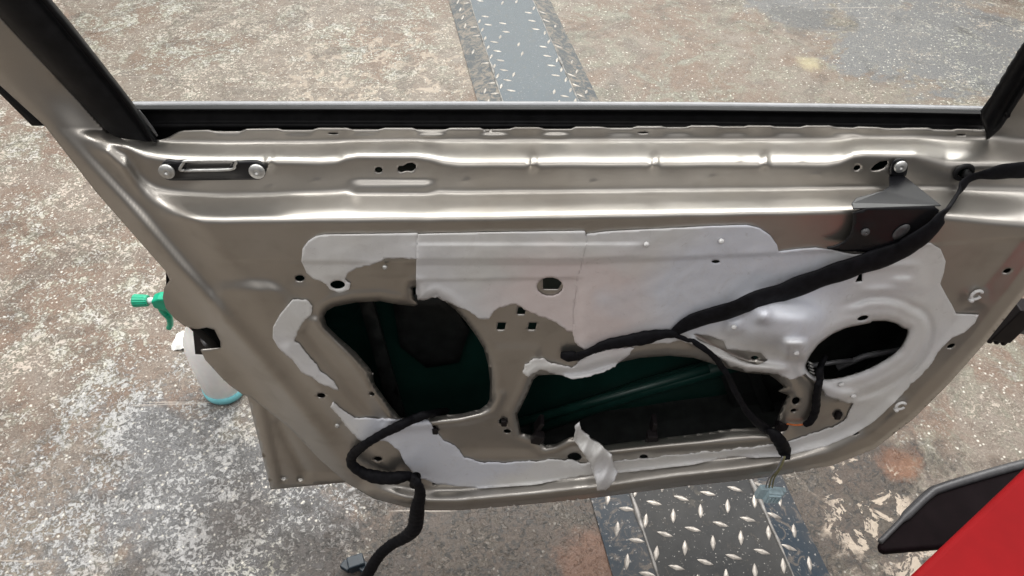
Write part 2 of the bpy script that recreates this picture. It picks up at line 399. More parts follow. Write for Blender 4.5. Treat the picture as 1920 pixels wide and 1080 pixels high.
def runway():
    zt = .028
    l0, l1 = at_z(850, 40)[:2], at_z(1130, 1000)[:2]; r0, r1 = at_z(1052, 40)[:2], at_z(1512, 1000)[:2]
    d = ((l0 - l1) / np.linalg.norm(l0 - l1) + (r0 - r1) / np.linalg.norm(r0 - r1)); d /= np.linalg.norm(d)
    s = np.array([d[1], -d[0]]); o = (l1 + r1) / 2; wd = abs(np.dot(r1 - l1, s)) * .5 + abs(np.dot(r0 - l0, s)) * .5
    Pt = lambda a, b, z: Vector((o[0] + s[0] * a + d[0] * b, o[1] + s[1] * a + d[1] * b, z))
    b0, b1 = -.9, 4.2; hw = wd / 2
    root = empty('lift_runway', Pt(0, 1.2, 0), 'long dark checker plate lift runway lying on the floor, passing under the car door', 'ramp')
    prof = [(-hw, .0), (-hw, .004), (-hw + .085, zt), (hw - .085, zt), (hw, .004), (hw, 0)]
    bm = bmesh.new(); N = 60; rows = []
    for i in range(N + 1):
        b = b0 + (b1 - b0) * i / N; rows.append([bm.verts.new(Pt(a, b, z)) for a, z in prof])
    for i in range(N):
        for k in range(len(prof) - 1):
            f = bm.faces.new((rows[i][k], rows[i][k + 1], rows[i + 1][k + 1], rows[i + 1][k])); f.material_index = 0 if k == 2 else 1
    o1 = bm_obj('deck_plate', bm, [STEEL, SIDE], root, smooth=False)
    # tread pattern, one mesh
    bm = bmesh.new(); pa, pb = .062, .074
    def loz(a, b, ang, z0, sl):
        L, Wd = .0175, .0058; q = []
        c, sn = math.cos(ang), math.sin(ang)
        def hh(x, y): return z0(a + x)
        for t in (-1, -.6, 0, .6, 1):
            ww = Wd * (1 - abs(t) ** 1.7)
            q.append((t * L, ww))
        top = []; bot = []
        ring = [(x, y) for x, y in q] + [(x, -y) for x, y in q[::-1][1:-1]]
        for x, y in ring:
            X, Y = c * x - sn * y, sn * x + c * y
            bot.append(bm.verts.new(Pt(a + X, b + Y, hh(X, Y) + .0003)))
        for x, y in ring:
            x, y = x * .82, y * .55; X, Y = c * x - sn * y, sn * x + c * y
            top.append(bm.verts.new(Pt(a + X, b + Y, hh(X, Y) + .0024)))
        n = len(ring); bm.faces.new(top)
        for i in range(n): bm.faces.new((bot[i], bot[(i + 1) % n], top[(i + 1) % n], top[i]))
    def zf(a):
        e = hw - abs(a); return zt if e > .085 else .004 + (zt - .004) * max(0, e) / .085
    b = b0 + .05; j = 0
    while b < b1 - .05:
        for i in range(-4, 5):
            for off, ang in ((0, R(68)), (.5, R(-28))):
                a = (i + off) * pa; bb = b + off * pb
                if bb > .55 and random.random() < .35 + .5 * (abs(a) < .07): continue
                if abs(a) < hw - .012 and abs(abs(a) - (hw - .085)) > .008: loz(a, bb, ang + random.uniform(-.05, .05), zf, 0)
        b += pb; j += 1
    bm_obj('tread_pattern', bm, LOZ, root)
    # weld seams along the folds
    for sg in (-1, 1):
        bm = bmesh.new(); pts = []; rad = []
        for i in range(140):
            b = b0 + (b1 - b0) * i / 139
            pts.append(Pt(sg * (hw - .085) + .003 * mnoise.noise(Vector((b * 9, sg, 0))), b, zt - .0005)); rad.append(.0015 + .0095 * abs(mnoise.noise(Vector((b * 9, sg, 4)))))
        tube_mesh(bm, pts, rad, 8); bm_obj('weld_seam', bm, SEAM, root)
runway()

# ------------------------------------------------------------------ the car door: depth of its inner face
BU = [100, 200, 235, 245, 260, 275, 292, 312, 330, 380, 420, 600, 632, 648, 670, 780, 810, 830, 860, 1550, 1575, 1600, 1620, 1715, 1740, 1775, 1920, 2100]
BA = [245, 252, 256, 257, 259, 261, 263, 265, 266, 267, 268, 266, 266, 266, 266, 264, 263, 262, 262, 260, 259, 258, 258, 258, 258, 258, 262, 262]
BB = [256, 262, 272, 276, 283, 289, 293, 296, 298, 300, 300, 303, 301, 294, 290, 291, 297, 304, 308, 308, 303, 291, 288, 290, 297, 308, 314, 314]
BC = [262, 270, 290, 303, 325, 340, 352, 358, 361, 364, 366, 360, 358, 356, 355, 355, 357, 359, 360, 354, 353, 353, 353, 353, 353, 353, 353, 353]
BD = [275, 290, 325, 345, 372, 390, 401, 408, 411, 413, 414, 412, 412, 412, 412, 411, 411, 410, 410, 396, 395, 394, 393, 393, 396, 408, 424, 424]
RIDGE = [(-160, -45), (0, 122), (110, 235), (213, 352), (253, 396), (333, 493), (500, 682), (613, 822), (690, 915)]
LOWER = [(700, 935), (760, 951), (800, 957), (860, 957), (1000, 945), (1120, 933), (1280, 912), (1380, 902), (1470, 890), (1560, 873), (1640, 842), (1713, 785), (1777, 722), (1850, 640), (1920, 553), (1990, 460), (2060, 360)]
HA = [(608, 593), (613, 583), (627, 575), (667, 567), (713, 565), (747, 571), (777, 574), (784, 571), (776, 556), (774, 540), (780, 538), (784, 562), (800, 562), (817, 556), (835, 566), (853, 580), (873, 603), (893, 630), (907, 653), (915, 683), (919, 717), (918, 748), (913, 758), (900, 767), (867, 775), (800, 782), (752, 784), (733, 762), (703, 720), (695, 692), (667, 660), (633, 630), (613, 610)]
HB = [(1000, 712), (1010, 704), (1050, 702), (1100, 697), (1150, 682), (1200, 671), (1253, 667), (1300, 671), (1330, 680), (1365, 691), (1400, 699), (1443, 703), (1458, 714), (1470, 725), (1460, 734), (1477, 741), (1463, 770), (1457, 787), (1462, 800), (1440, 803), (1413, 802), (1367, 805), (1313, 813), (1233, 822), (1183, 828), (1133, 835), (1113, 823), (1087, 818), (1067, 820), (1043, 832), (1023, 835), (1000, 818), (977, 812), (970, 777), (980, 757), (990, 737)]
SPK = [(1440 + x / 3.1775, 520 + y / 3.1775) for x, y in [(235, 500), (255, 460), (300, 400), (380, 340), (470, 300), (560, 283), (610, 272), (620, 262), (700, 260), (760, 275), (800, 303), (832, 312), (820, 360), (780, 430), (700, 490), (600, 545), (500, 580), (420, 600), (350, 607), (300, 600), (245, 565), (225, 530)]]
def gb(u, v, cx, cy, rx, ry, rot=0, p=2):
    c, s = math.cos(R(rot)), math.sin(R(rot)); x = (u - cx) * c + (v - cy) * s; y = -(u - cx) * s + (v - cy) * c
    return np.exp(-((np.abs(x / rx)) ** p + (np.abs(y / ry)) ** p))
def seg(x): return .65 * x + .35 * x * x * (3 - 2 * x)
def D0(u, v):
    return (D00(u, v - 8) + D00(u, v - 5.5) + 2 * D00(u, v - 3) + 2 * D00(u, v) + 2 * D00(u, v + 3) + D00(u, v + 5.5) + D00(u, v + 8)) / 10
def D00(u, v):
    a, b, c, d = (np.interp(u, BU, q) for q in (BA, BB, BC, BD))
    t1 = seg(np.clip((v - a) / (b - a), 0, 1)); t2 = seg(np.clip((v - c) / (d - c), 0, 1))
    t3 = np.clip((v - b) / (c - b), 0, 1); t4 = np.clip((v - d) / 540, 0, 1.1)
    return .78 - .044 * t1 - .005 * t3 - .054 * t2 - .011 * t4
def Yp(u, v):
    u = np.asarray(u, float); v = np.asarray(v, float)
    D = D0(u, v)
    Rr = np.array(RIDGE, float); ur = np.interp(v, Rr[:, 1], Rr[:, 0]); e = (u - ur) * .72        # across the ridge, + to the right
    Df = .773 - .092 * ss(v, 120, 640)
    w_ = ss(e, 6, 80); D = Df * (1 - w_) + D * w_
    # pillars above the belt lean inwards a little
    D = np.where(v < 240, D - (240 - v) * .00006, D)
    r = .0060 * np.exp(-(e / 13.) ** 2) * ss(v, 230, 420) * (1 - ss(v, 790, 850)) - .020 * ss(-e, 2, 52)
    # raised rim along the bottom and right side
    dl = pdist(u, v, LOWER); wr = np.interp(u, [700, 1000, 1500, 1750], [28, 29, 34, 48])
    r += (np.interp(u, [700, 1450, 1700], [.021, .021, .011]) * (1 - seg(np.clip((dl - wr * .62) / (wr * .82), 0, 1))) - .010 * (1 - ss(dl, 0, 9))) * ss(u, 640, 760)
    # shallow steps across the panel
    ln = np.interp(u, [300, 780, 1075, 1460, 1920], [487, 492, 492, 474, 446])
    r -= .0030 * ss(v - ln, -3, 7) * ss(e, 40, 90)
    ln2 = np.interp(u, [700, 780, 1090, 1200], [528, 526, 521, 517])
    r -= .0028 * ss(v - ln2, -3, 4) * ss(u, 740, 780) * (1 - ss(u, 1078, 1100))
    r += .0022 * ss(v, 455, 459) * ss(u, 760, 800) * (1 - ss(u, 1180, 1230)) * (1 - ss(v - ln, -8, -2))
    # pressed pocket at the left
    r += .0075 * ss(v, 518, 550) * ss(u, 392, 420) * (1 - ss(u + (v - 540) * -.85, 505, 545)) * (1 - ss(v, 560, 680))
    # beads beside the left opening
    r += .0055 * np.exp(-(pdist(u, v, [(590, 603), (640, 655), (690, 720), (735, 782)]) / 9.) ** 2)
    r -= .0040 * np.exp(-(pdist(u, v, [(575, 625), (625, 690), (670, 745), (715, 790)]) / 9.) ** 2)
    r += .0035 * np.exp(-(pdist(u, v, [(540, 655), (600, 728), (650, 790), (700, 845), (740, 890), (800, 915)]) / 12.) ** 2)
    r += .0040 * np.exp(-(pdist(u, v, [(755, 800), (860, 790), (925, 775), (940, 740)]) / 8.) ** 2)
    # post between the openings
    q = ss(u, 922, 940) * (1 - ss(u, 1000, 1020)); r += .0032 * ss(v, 638, 660) * q * (1 - ss(v, 760, 830))
    r += .013 * ss(v - np.interp(u, [1100, 1440], [833, 806]), -2, 22) * ss(u, 1080, 1140) * (1 - ss(u, 1440, 1510)) * (1 - ss(v - np.interp(u, [1100, 1440], [864, 840]), -8, 14))
    # pressed-in bottom well
    r -= .0050 * ss(v, 790, 830) * (1 - ss(v, 838, 862)) * ss(u, 830, 880) * (1 - ss(u, 980, 1060))
    # rims of the big openings turn away from the viewer
    for hh, k in ((HA, .006), (HB, .006), (SPK, .005)):
        dd = pdist(u, v, hh, True); r += -k * np.exp(-(dd / 5.) ** 2) + .0022 * np.exp(-((dd - 15) / 7.) ** 2)
    ds = pdist(u, v, SPK, True); r -= .0040 * np.exp(-((ds - 44) / 6.) ** 2) * ss(u, 1560, 1620)
    r += .0030 * np.exp(-((ds - 30) / 9.) ** 2) * ss(u, 1560, 1620)
    # window-motor dome and its bosses
    r += .042 * gb(u, v, 1474, 614, 78, 46, 8, 3) + .020 * gb(u, v, 1490, 656, 23, 19, 0, 5) + .013 * gb(u, v, 1430, 592, 15, 14, 0, 3)
    r += .008 * gb(u, v, 1376, 612, 17, 14, 0, 3) + .008 * gb(u, v, 1577, 740, 34, 11, 10, 3)
    r += .010 * np.exp(-(pdist(u, v, [(1300, 640), (1350, 668), (1400, 688), (1470, 692)]) / 8.) ** 2)
    # ribs, weld dimples, embossings
    for x, y in ((505, 300), (1000, 303), (1228, 303), (1435, 302)): r += .0060 * gb(u, v, x, y, 6.0, 15, 0, 3)
    for x, y in ((594, 340), (875, 340), (1113, 342), (1335, 333), (1530, 328), (507, 352), (1390, 300), (1505, 302)): r += .0012 * gb(u, v, x, y, 6, 4) - .0012 * gb(u, v, x, y + 2, 2.5, 2)
    r += .0050 * ss(v, 334, 350) * (1 - ss(v, 352, 368)) * ss(u, 645, 675) * (1 - ss(u, 796, 826))
    for x in (430, 560, 685, 808, 930, 1045, 1165, 1270, 1375, 1480, 1588): r -= .0020 * gb(u, v, x, 245, 27, 8, 0, 4)
    for x in (810, 926, 1040): r += .0022 * gb(u, v, x, 254, 22, 4, 0, 3)
    for x, y in ((1828, 558), (1685, 765)): r += .0035 * gb(u, v, x, y, 24, 18, 0, 3)
    r += .0045 * (gb(u, v, 1665, 520, 62, 27, -3, 5) - gb(u, v, 1665, 520, 48, 18, -3, 5)) + .004 * gb(u, v, 1692, 527, 20, 8, 0, 3)
    r -= .0040 * gb(u, v, 1077, 857, 26, 16, 0, 3) + .002 * gb(u, v, 1207, 857, 16, 9, 0, 3)
    r += .0030 * gb(u, v, 722, 505, 46, 14, 0, 4) + .0055 * gb(u, v, 715, 860, 40, 26, 30, 3)
    for x, y in ((633, 534), (562, 522)): r -= .0025 * gb(u, v, x, y, 20, 13, 0, 3)
    r += .0045 * gb(u, v, 228, 268, 20, 16, 0, 2)            # pressed corner below the pillar
    r += .0040 * gb(u, v, 1868, 275, 26, 20, 0, 2)
    # hand-formed sheet is never quite flat
    r += .0007 * np.sin(u * .021 + 1) * np.sin(v * .019) + .0004 * np.sin(u * .047 + v * .031)
    return D - r

TOP = [(203, 250), (215, 245), (247, 240), (262, 253), (275, 260), (300, 262), (318, 257), (335, 248), (345, 246), (390, 245), (400, 247), (450, 247), (462, 243), (520, 242), (530, 245), (585, 245), (598, 241), (650, 241), (660, 244), (710, 244), (722, 241), (772, 241), (782, 244), (835, 244), (845, 241), (900, 241), (908, 244), (955, 243), (965, 240), (1010, 240), (1022, 243), (1070, 243), (1080, 239), (1125, 239), (1140, 241), (1185, 241), (1195, 238), (1240, 238), (1250, 240), (1285, 240), (1297, 237), (1340, 237), (1355, 239), (1395, 239), (1405, 237), (1445, 237), (1455, 239), (1500, 240), (1512, 237), (1555, 237), (1570, 240), (1600, 241), (1610, 239), (1645, 240), (1660, 242), (1690, 242), (1700, 241), (1740, 241), (1750, 244), (1785, 245), (1795, 243), (1855, 245)]
RIGHT = [(1880, 228), (1920, 168), (1980, 70), (2060, -60), (2160, -60), (2150, 200)]
LEFT = [(650, 906), (600, 862), (540, 800), (470, 745), (455, 740), (430, 722), (415, 708), (385, 675), (376, 657), (414, 653), (413, 640), (402, 618), (388, 614), (372, 617), (362, 616), (345, 611), (325, 595), (311, 578), (305, 558), (308, 540), (318, 525), (310, 508), (180, 360), (83, 235), (0, 160), (-160, 5), (-160, -140), (0, 33)]
OUT = TOP + RIGHT + LOWER[::-1] + LEFT
HOLES = [HA, HB, SPK]
SM = [ell(562, 522, 9, 6), ell(602, 742, 8, 5), ell(698, 739, 6, 4), ell(708, 861, 8, 4.5), ell(943, 791, 8, 7), ell(951, 809, 7, 4.5), ell(1077, 857, 13, 8), ell(1207, 857, 8, 5),
      ell(1492, 752, 8, 7, -30), ell(1488, 770, 6, 3.5, -10), ell(1497, 829, 7, 4, -10), ell(1603, 812, 7, 3, -15), ell(1783, 649, 8, 4, -25), ell(1888, 508, 8, 4, -25),
      ell(710, 319, 7.5, 6), ell(1607, 315, 7, 5, -25), ell(632, 534, 16, 9), ell(813, 806, 7, 8), ell(816, 907, 6, 3),
      ell(625, 251, 10, 1.8), ell(1206, 249, 10, 1.8), ell(1802, 253, 9, 1.4), ell(1415, 671, 7, 4), ell(1293, 627, 6, 3.5), ell(1807, 323, 13, 10),
      ell(1618, 597, 13, 6, -15), ell(1571, 778, 7, 8), ell(722, 502, 3, 2.4, 0, 8), ell(1342, 491, 9, 4)]
SM += [[(745, 316), (748, 311), (756, 311), (764, 306), (773, 305), (780, 309), (780, 316), (773, 322), (762, 321), (752, 324), (746, 321)]]
SM += [[(1632, 318), (1640, 309), (1650, 303), (1664, 301), (1665, 308), (1658, 316), (1646, 320), (1637, 321)]]
for x, y in ((978, 583), (940, 612), (998, 612)): SM += [[(x - 6, y - 7), (x + 9, y - 7), (x + 6, y + 7), (x - 9, y + 7)]]
PH = [[(1018, 521), (1050, 520), (1053, 532), (1047, 543), (1018, 543)], [(1612, 512), (1617, 514), (1617, 528), (1603, 530)]]
HOLES += SM + PH

door = empty('car_door', (.1, .74, .28), 'stripped champagne metallic car door seen from inside, trim removed and openings exposed', 'car door')
sheet('inner_panel', OUT, HOLES, Yp, PAINT, door, step=4, thick=.0026, su=6, sv=3)

# outer skin and the closed edges of the door, straight behind the inner panel
YS = .826
belt = [(203, 250)] + [(u, 243) for u in range(240, 1860, 60)] + [(1900, 250)]
per = belt + [(2150, 250)] + [q for q in LOWER[::-1]] + LEFT[:4] + [(470, 745), (430, 722), (420, 700), (400, 660), (345, 611), (311, 570), (310, 508), (180, 360), (150, 315)]
per = resample(per, 14)
pa = np.array(per); yv = Yp(pa[:, 0], pa[:, 1]); Wp = at_y(pa[:, 0], pa[:, 1], yv)
bm = bmesh.new(); vs = [bm.verts.new((float(p[0]), YS + .004 * math.cos(p[2] * 3), float(p[2]))) for p in Wp]; bm.faces.new(vs)
bmesh.ops.triangulate(bm, faces=bm.faces[:]); sk = bm_obj('outer_skin', bm, GREEN, door, smooth=False)
m = sk.modifiers.new('thickness', 'SOLIDIFY'); m.thickness = .0012
nb = len(resample(belt, 14, False))
bm = bmesh.new(); n = len(Wp); A = [bm.verts.new((float(p[0]) , float(p[1]) + .003, float(p[2]) + .001)) for p in Wp]; B = [bm.verts.new((float(p[0]), YS - .001, float(p[2]) + .001)) for p in Wp]
for i in range(nb + 2, n - 4): bm.faces.new((A[i], B[i], B[(i + 1) % n], A[(i + 1) % n]))
bm_obj('edge_shell', bm, PAINT, door)
# lower hinge-side corner of the skin
def Yc(u, v):
    y = .742 - .00006 * (v - 740)
    e = pdist(u, v, [(485, 760), (516, 905)]); y = y - .004 * (1 - ss(e, 5, 14))
    y = y + .0045 * np.exp(-(pdist(u, v, [(524, 792), (540, 828), (572, 884)]) / 10.) ** 2) - .003 * ss(v, 886, 898) * ss(u, 566, 590)
    return y
sheet('corner_flange', [(455, 700), (463, 740), (508, 918), (520, 917), (600, 909), (700, 900), (700, 700)], [ell(532, 898, 5, 3), ell(563, 900, 5, 3)], Yc, PAINT, door, step=6, thick=.002)

# inside the door
def Ptu(lst, seg_=12, mat=DARK, name='guide_rail', flat=1):
    bm = bmesh.new(); P = [at_y(u, v, y) for u, v, y, r in lst]; tube_mesh(bm, P, [q[3] for q in lst], seg_, flat); return bm_obj(name, bm, mat, door)
Ptu([(1000, 800, .80, .016), (1200, 730, .80, .016), (1480, 650, .80, .016)], name='impact_beam', mat=GREEN)
Ptu([(950, 800, .795, .009), (1330, 690, .795, .009)], name='impact_beam', mat=GREEN)
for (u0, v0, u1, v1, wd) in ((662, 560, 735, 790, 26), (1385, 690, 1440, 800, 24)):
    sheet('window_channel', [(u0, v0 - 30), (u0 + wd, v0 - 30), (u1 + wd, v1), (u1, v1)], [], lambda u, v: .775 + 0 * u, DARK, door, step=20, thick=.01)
sheet('regulator_plate', [(735, 560), (830, 550), (880, 620), (860, 680), (800, 690), (750, 650)], [], lambda u, v: .80 + .0001 * (v - 600), DARK, door, step=16, thick=.004)
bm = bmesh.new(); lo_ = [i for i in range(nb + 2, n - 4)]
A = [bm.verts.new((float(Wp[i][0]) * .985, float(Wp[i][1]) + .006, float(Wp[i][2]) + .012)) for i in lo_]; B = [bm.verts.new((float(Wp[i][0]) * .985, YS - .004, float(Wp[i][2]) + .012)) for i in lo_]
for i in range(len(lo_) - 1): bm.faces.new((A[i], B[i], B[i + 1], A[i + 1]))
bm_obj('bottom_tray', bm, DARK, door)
for u, v in ((1008, 826), (1222, 826), (1466, 802)):
    bm = bmesh.new(); p = at_y(u, v - 6, .676); r = Matrix.Rotation(R(20 if u < 1100 else 0), 3, 'Y')
    box(bm, Vector(p), (.016, .014, .022), r); box(bm, Vector(p) + Vector((.002, .012, .018)), (.007, .02, .03), r); box(bm, Vector(p) + Vector((0, -.003, -.004)), (.02, .006, .010), r)
    bevel(bm_obj('panel_clip', bm, DPLAST, door, False), .0015)
sheet('dark_backing', [(1330, 560), (1560, 540), (1760, 560), (1740, 740), (1500, 860), (1400, 840), (1350, 700)], [], lambda u, v: .792 + 0 * u, DARK, door, step=25, thick=.002)  # dark sheet added so the right-hand openings look black inside
# speaker basket seen in the oval opening
bm = bmesh.new()
tube_mesh(bm, [at_y(u, v, .765) for u, v in ((1518, 686), (1560, 680), (1600, 676))], [.004] * 3, 8); tube_mesh(bm, [at_y(u, v, .765) for u, v in ((1570, 690), (1620, 668), (1690, 656))], [.005] * 3, 8)
bm_obj('window_cable', bm, BELT, door)
bm = bmesh.new()
for k in range(5):
    tube_mesh(bm, [at_y(1514 + k, 678 + k * 6, .69), at_y(1524 + k, 683 + k * 6, .686)], [.0016] * 2, 8)
bm_obj('spring_coil', bm, ZINC, door)
# door check well in the left edge
sheet('latch_well', [(360, 604), (425, 604), (430, 668), (366, 664)], [], lambda u, v: .748 + 0 * u, DPLAST, door, step=16, thick=.004)
bm = bmesh.new(); tube_mesh(bm, [at_y(383, 636, .745), at_y(388, 646, .73)], [.006, .0045], 10); bm_obj('latch_pin', bm, GRIM, door)

# window frame seals, glass, belt
def Ys1(u, v):
    a = np.array((0, 33.)); b = np.array((203., 250.)); n = np.array((b[1] - a[1], -(b[0] - a[0]))); n /= np.linalg.norm(n)
    s = ((u - a[0]) * n[0] + (v - a[1]) * n[1]) / 70.
    return .776 - .00006 * (240 - v) - .016 * np.sqrt(np.clip(1 - (s - .5) ** 2 * 3.6, 0, 1)) + .005 * np.exp(-((s - .80) / .05) ** 2)
def loft0(rails, mat, name):
    bm = bmesh.new(); g = [[bm.verts.new(p) for p in r_] for r_ in rails]
    for a, b in zip(g, g[1:]):
        for i in range(len(a) - 1): bm.faces.new((a[i], a[i + 1], b[i + 1], b[i]))
    return bm_obj(name, bm, mat, door)
tt = np.linspace(0, 1, 24)
La = np.stack([np.interp(tt, [0, .25, .92, 1], [-190, -30, 196, 214]), np.interp(tt, [0, .25, .92, 1], [-170, 1, 243, 258])], -1)
Lb = np.stack([np.interp(tt, [0, .25, .45, .80, .92, 1], [-40, 62, 139, 245, 282, 300]), np.interp(tt, [0, .25, .45, .80, .92, 1], [-170, -43, 50, 186, 240, 268])], -1)
rails = []
for q, yy in ((0, .781), (.02, .770), (.06, .764), (.16, .759), (.32, .757), (.50, .758), (.66, .762), (.78, .768), (.82, .772), (.85, .768), (.90, .765), (.94, .768), (.98, .780), (1.0, .80)):
    P = La * (1 - q) + Lb * q; rails.append(at_y(P[:, 0], P[:, 1], yy - .00006 * (240 - P[:, 1])))
loft0(rails, RUBBER, 'frame_seal')
sheet('seal_lip', smooth_poly([(258, 208), (262, 206), (297, 254), (293, 257)]), [], lambda u, v: .762 + 0 * u, GRIM, door, step=5, thick=.001)
def Yb(u, v):
    t = v - np.interp(u, [250, 960, 1300, 1840], [200, 200, 201, 209])
    return .800 - .010 * np.exp(-((t - 5) / 3.) ** 2) + .004 * np.exp(-((t - 1.5) / 1.5) ** 2) - .006 * ss(t, 26, 34) - .002 * ss(t, 8, 14)
def loft(name, rails, mat, rows=1, thick=0, parent=None):
    """surface through several 3D rails with the same number of points"""
    bm = bmesh.new(); g = [[bm.verts.new(p) for p in r_] for r_ in rails]
    for a, b in zip(g, g[1:]):
        for i in range(len(a) - 1): bm.faces.new((a[i], a[i + 1], b[i + 1], b[i]))
    return bm_obj(name, bm, mat, door)
us = np.linspace(236, 1862, 60)
tv = np.interp(us, [236, 400, 960, 1300, 1700, 1862], [199.5, 199, 199.5, 200.5, 205, 208.5])
loft('belt_seal', [at_y(us, tv + dv, yy) for dv, yy in ((-1.5, .815), (.5, .812), (3.0, .806), (4.0, .792), (5.5, .789), (7.0, .789), (8.5, .794), (10.5, .801), (18, .801), (26, .799), (30, .799), (32, .794), (36, .792), (40, .792), (43, .797), (60, .800), (72, .80))], RUBBER)
loft('outer_belt_trim', [at_y(us, tv + dv, yy) for dv, yy in ((-9.5, .832), (-8, .827), (-4, .824), (-1, .823), (4, .823), (10, .823))], BELT)
sheet('frame_seal', [(1838, 208), (1848, 236), (1850, 262), (1872, 240), (1880, 228), (1920, 168), (1990, 60), (2070, -70), (2010, -70), (1920, 84), (1880, 150)], [], lambda u, v: .772 - .00006 * (240 - v) + .006 * np.sin((u + v * .62) * .12), RUBBER, door, step=6, thick=.004)
sheet('window_glass', [(-60, -160), (120, 10), (236, 196), (262, 236), (1850, 236), (1850, 205), (1930, 90), (2060, -160)], [], lambda u, v: .811 + 0 * u, GLASS, door, step=80, thick=0)
sheet('outer_trim_strip', [(-160, 0), (0, 158), (86, 236), (60, 236), (50, 226), (0, 176), (-160, 30)], [], lambda u, v: .81 + 0 * u, RUBBER, door, step=12, thick=.006)

# ------------------------------------------------------------------ white film
WR = .0022
def Yf(seed=0., amp=.0007, lift=WR):
    def f(u, v):
        k = np.sin(u * .083 + np.sin(v * .06) * 1.7 + seed) * np.sin(v * .094 + np.sin(u * .04) * 2 + seed * 2)
        k2 = np.sin((u * .8 + v * .6) * .17 + seed) * np.sin((u * .5 - v * .9) * .13)
        return Yp(u, v) - lift - amp * (.4 + .35 * k + .22 * k2) 
    return f
def film(poly, holes, amp, seed, mask=None, **k):
    lab = k.pop('label', None)
    o = sheet('insulation_film', torn(poly, amp, 4, seed, mask), holes, Yf(seed, **{a: b for a, b in k.items() if a in ('amp_', )} ) , FILM, door, step=4, thick=.0016, su=5, sv=3)
    if lab: o['label'] = lab
    return o
low = lambda y: (lambda u, v: .12 if v < y else 1.)
film([(565, 490), (567, 467), (578, 453), (592, 444), (608, 441), (700, 440), (783, 438), (783, 486), (755, 484), (722, 486), (706, 493), (694, 499), (668, 503), (655, 511), (647, 524), (658, 533), (654, 544), (636, 549), (620, 544), (612, 532), (600, 526), (588, 525), (575, 512)], [ell(633, 534, 14, 8)], 2.2, 1, lambda u, v: .1 if v < 482 or u < 575 else 1., label='short white film strip with rounded left end')
M2 = [(781, 452), (782, 440), (900, 437), (1097, 434), (1101, 455), (1092, 490), (1083, 530), (1077, 570), (1075, 622), (1064, 622), (1040, 603), (1010, 593), (983, 580), (967, 570), (937, 576), (923, 587), (917, 599), (900, 597), (877, 583), (847, 570), (820, 557), (800, 562), (783, 563), (780, 530)]
film(M2, [ell(1031, 538, 25, 18)], 2.6, 2, lambda u, v: .12 if (v < 540) else 1., label='middle film piece, greyish pink with a round cut-out')
M3 = [(1100, 440), (1140, 435), (1240, 430), (1340, 425), (1400, 423), (1425, 429), (1445, 443), (1457, 460), (1460, 473), (1500, 468), (1530, 466), (1560, 470), (1600, 478), (1660, 474), (1712, 460), (1745, 457), (1764, 468), (1773, 490), (1770, 510), (1763, 532), (1773, 552), (1785, 572), (1793, 589), (1835, 591), (1828, 606), (1808, 624), (1785, 634), (1766, 652), (1740, 690), (1690, 742), (1640, 790), (1600, 815), (1545, 838), (1467, 856), (1420, 858), (1373, 856), (1293, 872), (1177, 885), (1087, 893), (1000, 909), (900, 916), (820, 908), (780, 893), (760, 870), (747, 843), (735, 832), (715, 826), (680, 833), (640, 788), (620, 763), (625, 753), (640, 768), (665, 785), (745, 787), (790, 782), (803, 787), (815, 808), (832, 826), (852, 836), (872, 858), (905, 868), (960, 868), (1033, 863), (1073, 863), (1087, 870), (1153, 866), (1233, 858), (1323, 849), (1420, 838), (1467, 833), (1519, 815), (1566, 801), (1588, 785), (1600, 757), (1575, 752), (1548, 742), (1539, 728), (1532, 716), (1510, 700), (1492, 712), (1470, 706), (1440, 700), (1400, 697), (1370, 686), (1335, 664), (1300, 645), (1270, 640), (1200, 648), (1130, 655), (1095, 657), (1083, 648), (1074, 628), (1074, 590), (1079, 540), (1090, 490), (1096, 458)]
torn3 = lambda u, v: .12 if (v < 600 and u > 1095 or u > 1760) else (.25 if v > np.interp(u, [760, 900, 1100, 1400, 1600, 1750], [860, 890, 876, 845, 800, 700]) else 1.)
o3 = film(M3, [smooth_poly([(q[0] + (q[0] - 1605) * .02, q[1] + (q[1] - 655) * .02) for q in SPK]), ell(1618, 597, 11, 5, -15), PH[1], ell(1342, 491, 8, 3.5),
          [(1300, 626), (1330, 630), (1357, 640), (1363, 655), (1385, 657), (1427, 662), (1440, 676), (1420, 684), (1390, 676), (1350, 654), (1310, 638)]], 2.6, 3, torn3, label='largest white film sheet round the speaker opening and along the bottom')
film([(980, 700), (985, 685), (1000, 675), (1020, 672), (1035, 681), (1060, 689), (1072, 690), (1082, 678), (1110, 665), (1150, 656), (1190, 652), (1175, 670), (1160, 682), (1130, 697), (1100, 706), (1080, 711), (1055, 706), (1030, 700), (1012, 692), (1000, 700), (990, 710)], [], 3, 5, label='torn curled film strip over the lower opening')
film([(550, 562), (575, 564), (585, 575), (582, 590), (567, 605), (558, 620), (553, 640), (566, 655), (585, 675), (602, 697), (626, 716), (634, 732), (618, 726), (598, 718), (570, 700), (545, 675), (522, 652), (511, 634), (512, 614), (525, 590)], [], 2.5, 6, lambda u, v: .15 if u + v * .3 < 725 else 1., label='slanted white film strip left of the openings')

scr = torn([(1078, 799), (1086, 795), (1092, 808), (1110, 825), (1130, 835), (1145, 855), (1157, 885), (1147, 906), (1136, 920), (1120, 920), (1118, 900), (1110, 875), (1093, 850), (1080, 828)], 1.8, 4, 9)
o = sheet('film_scrap', scr, [], lambda u, v: .646 - .012 * ss(v, 810, 900) - .004 * np.sin(v * .12) - .003 * np.sin(u * .2 + v * .1), FILM, None, step=4, thick=.004)
tag(o, 'loose torn tongue of white film dangling over the bottom rim of the door', 'film scrap')

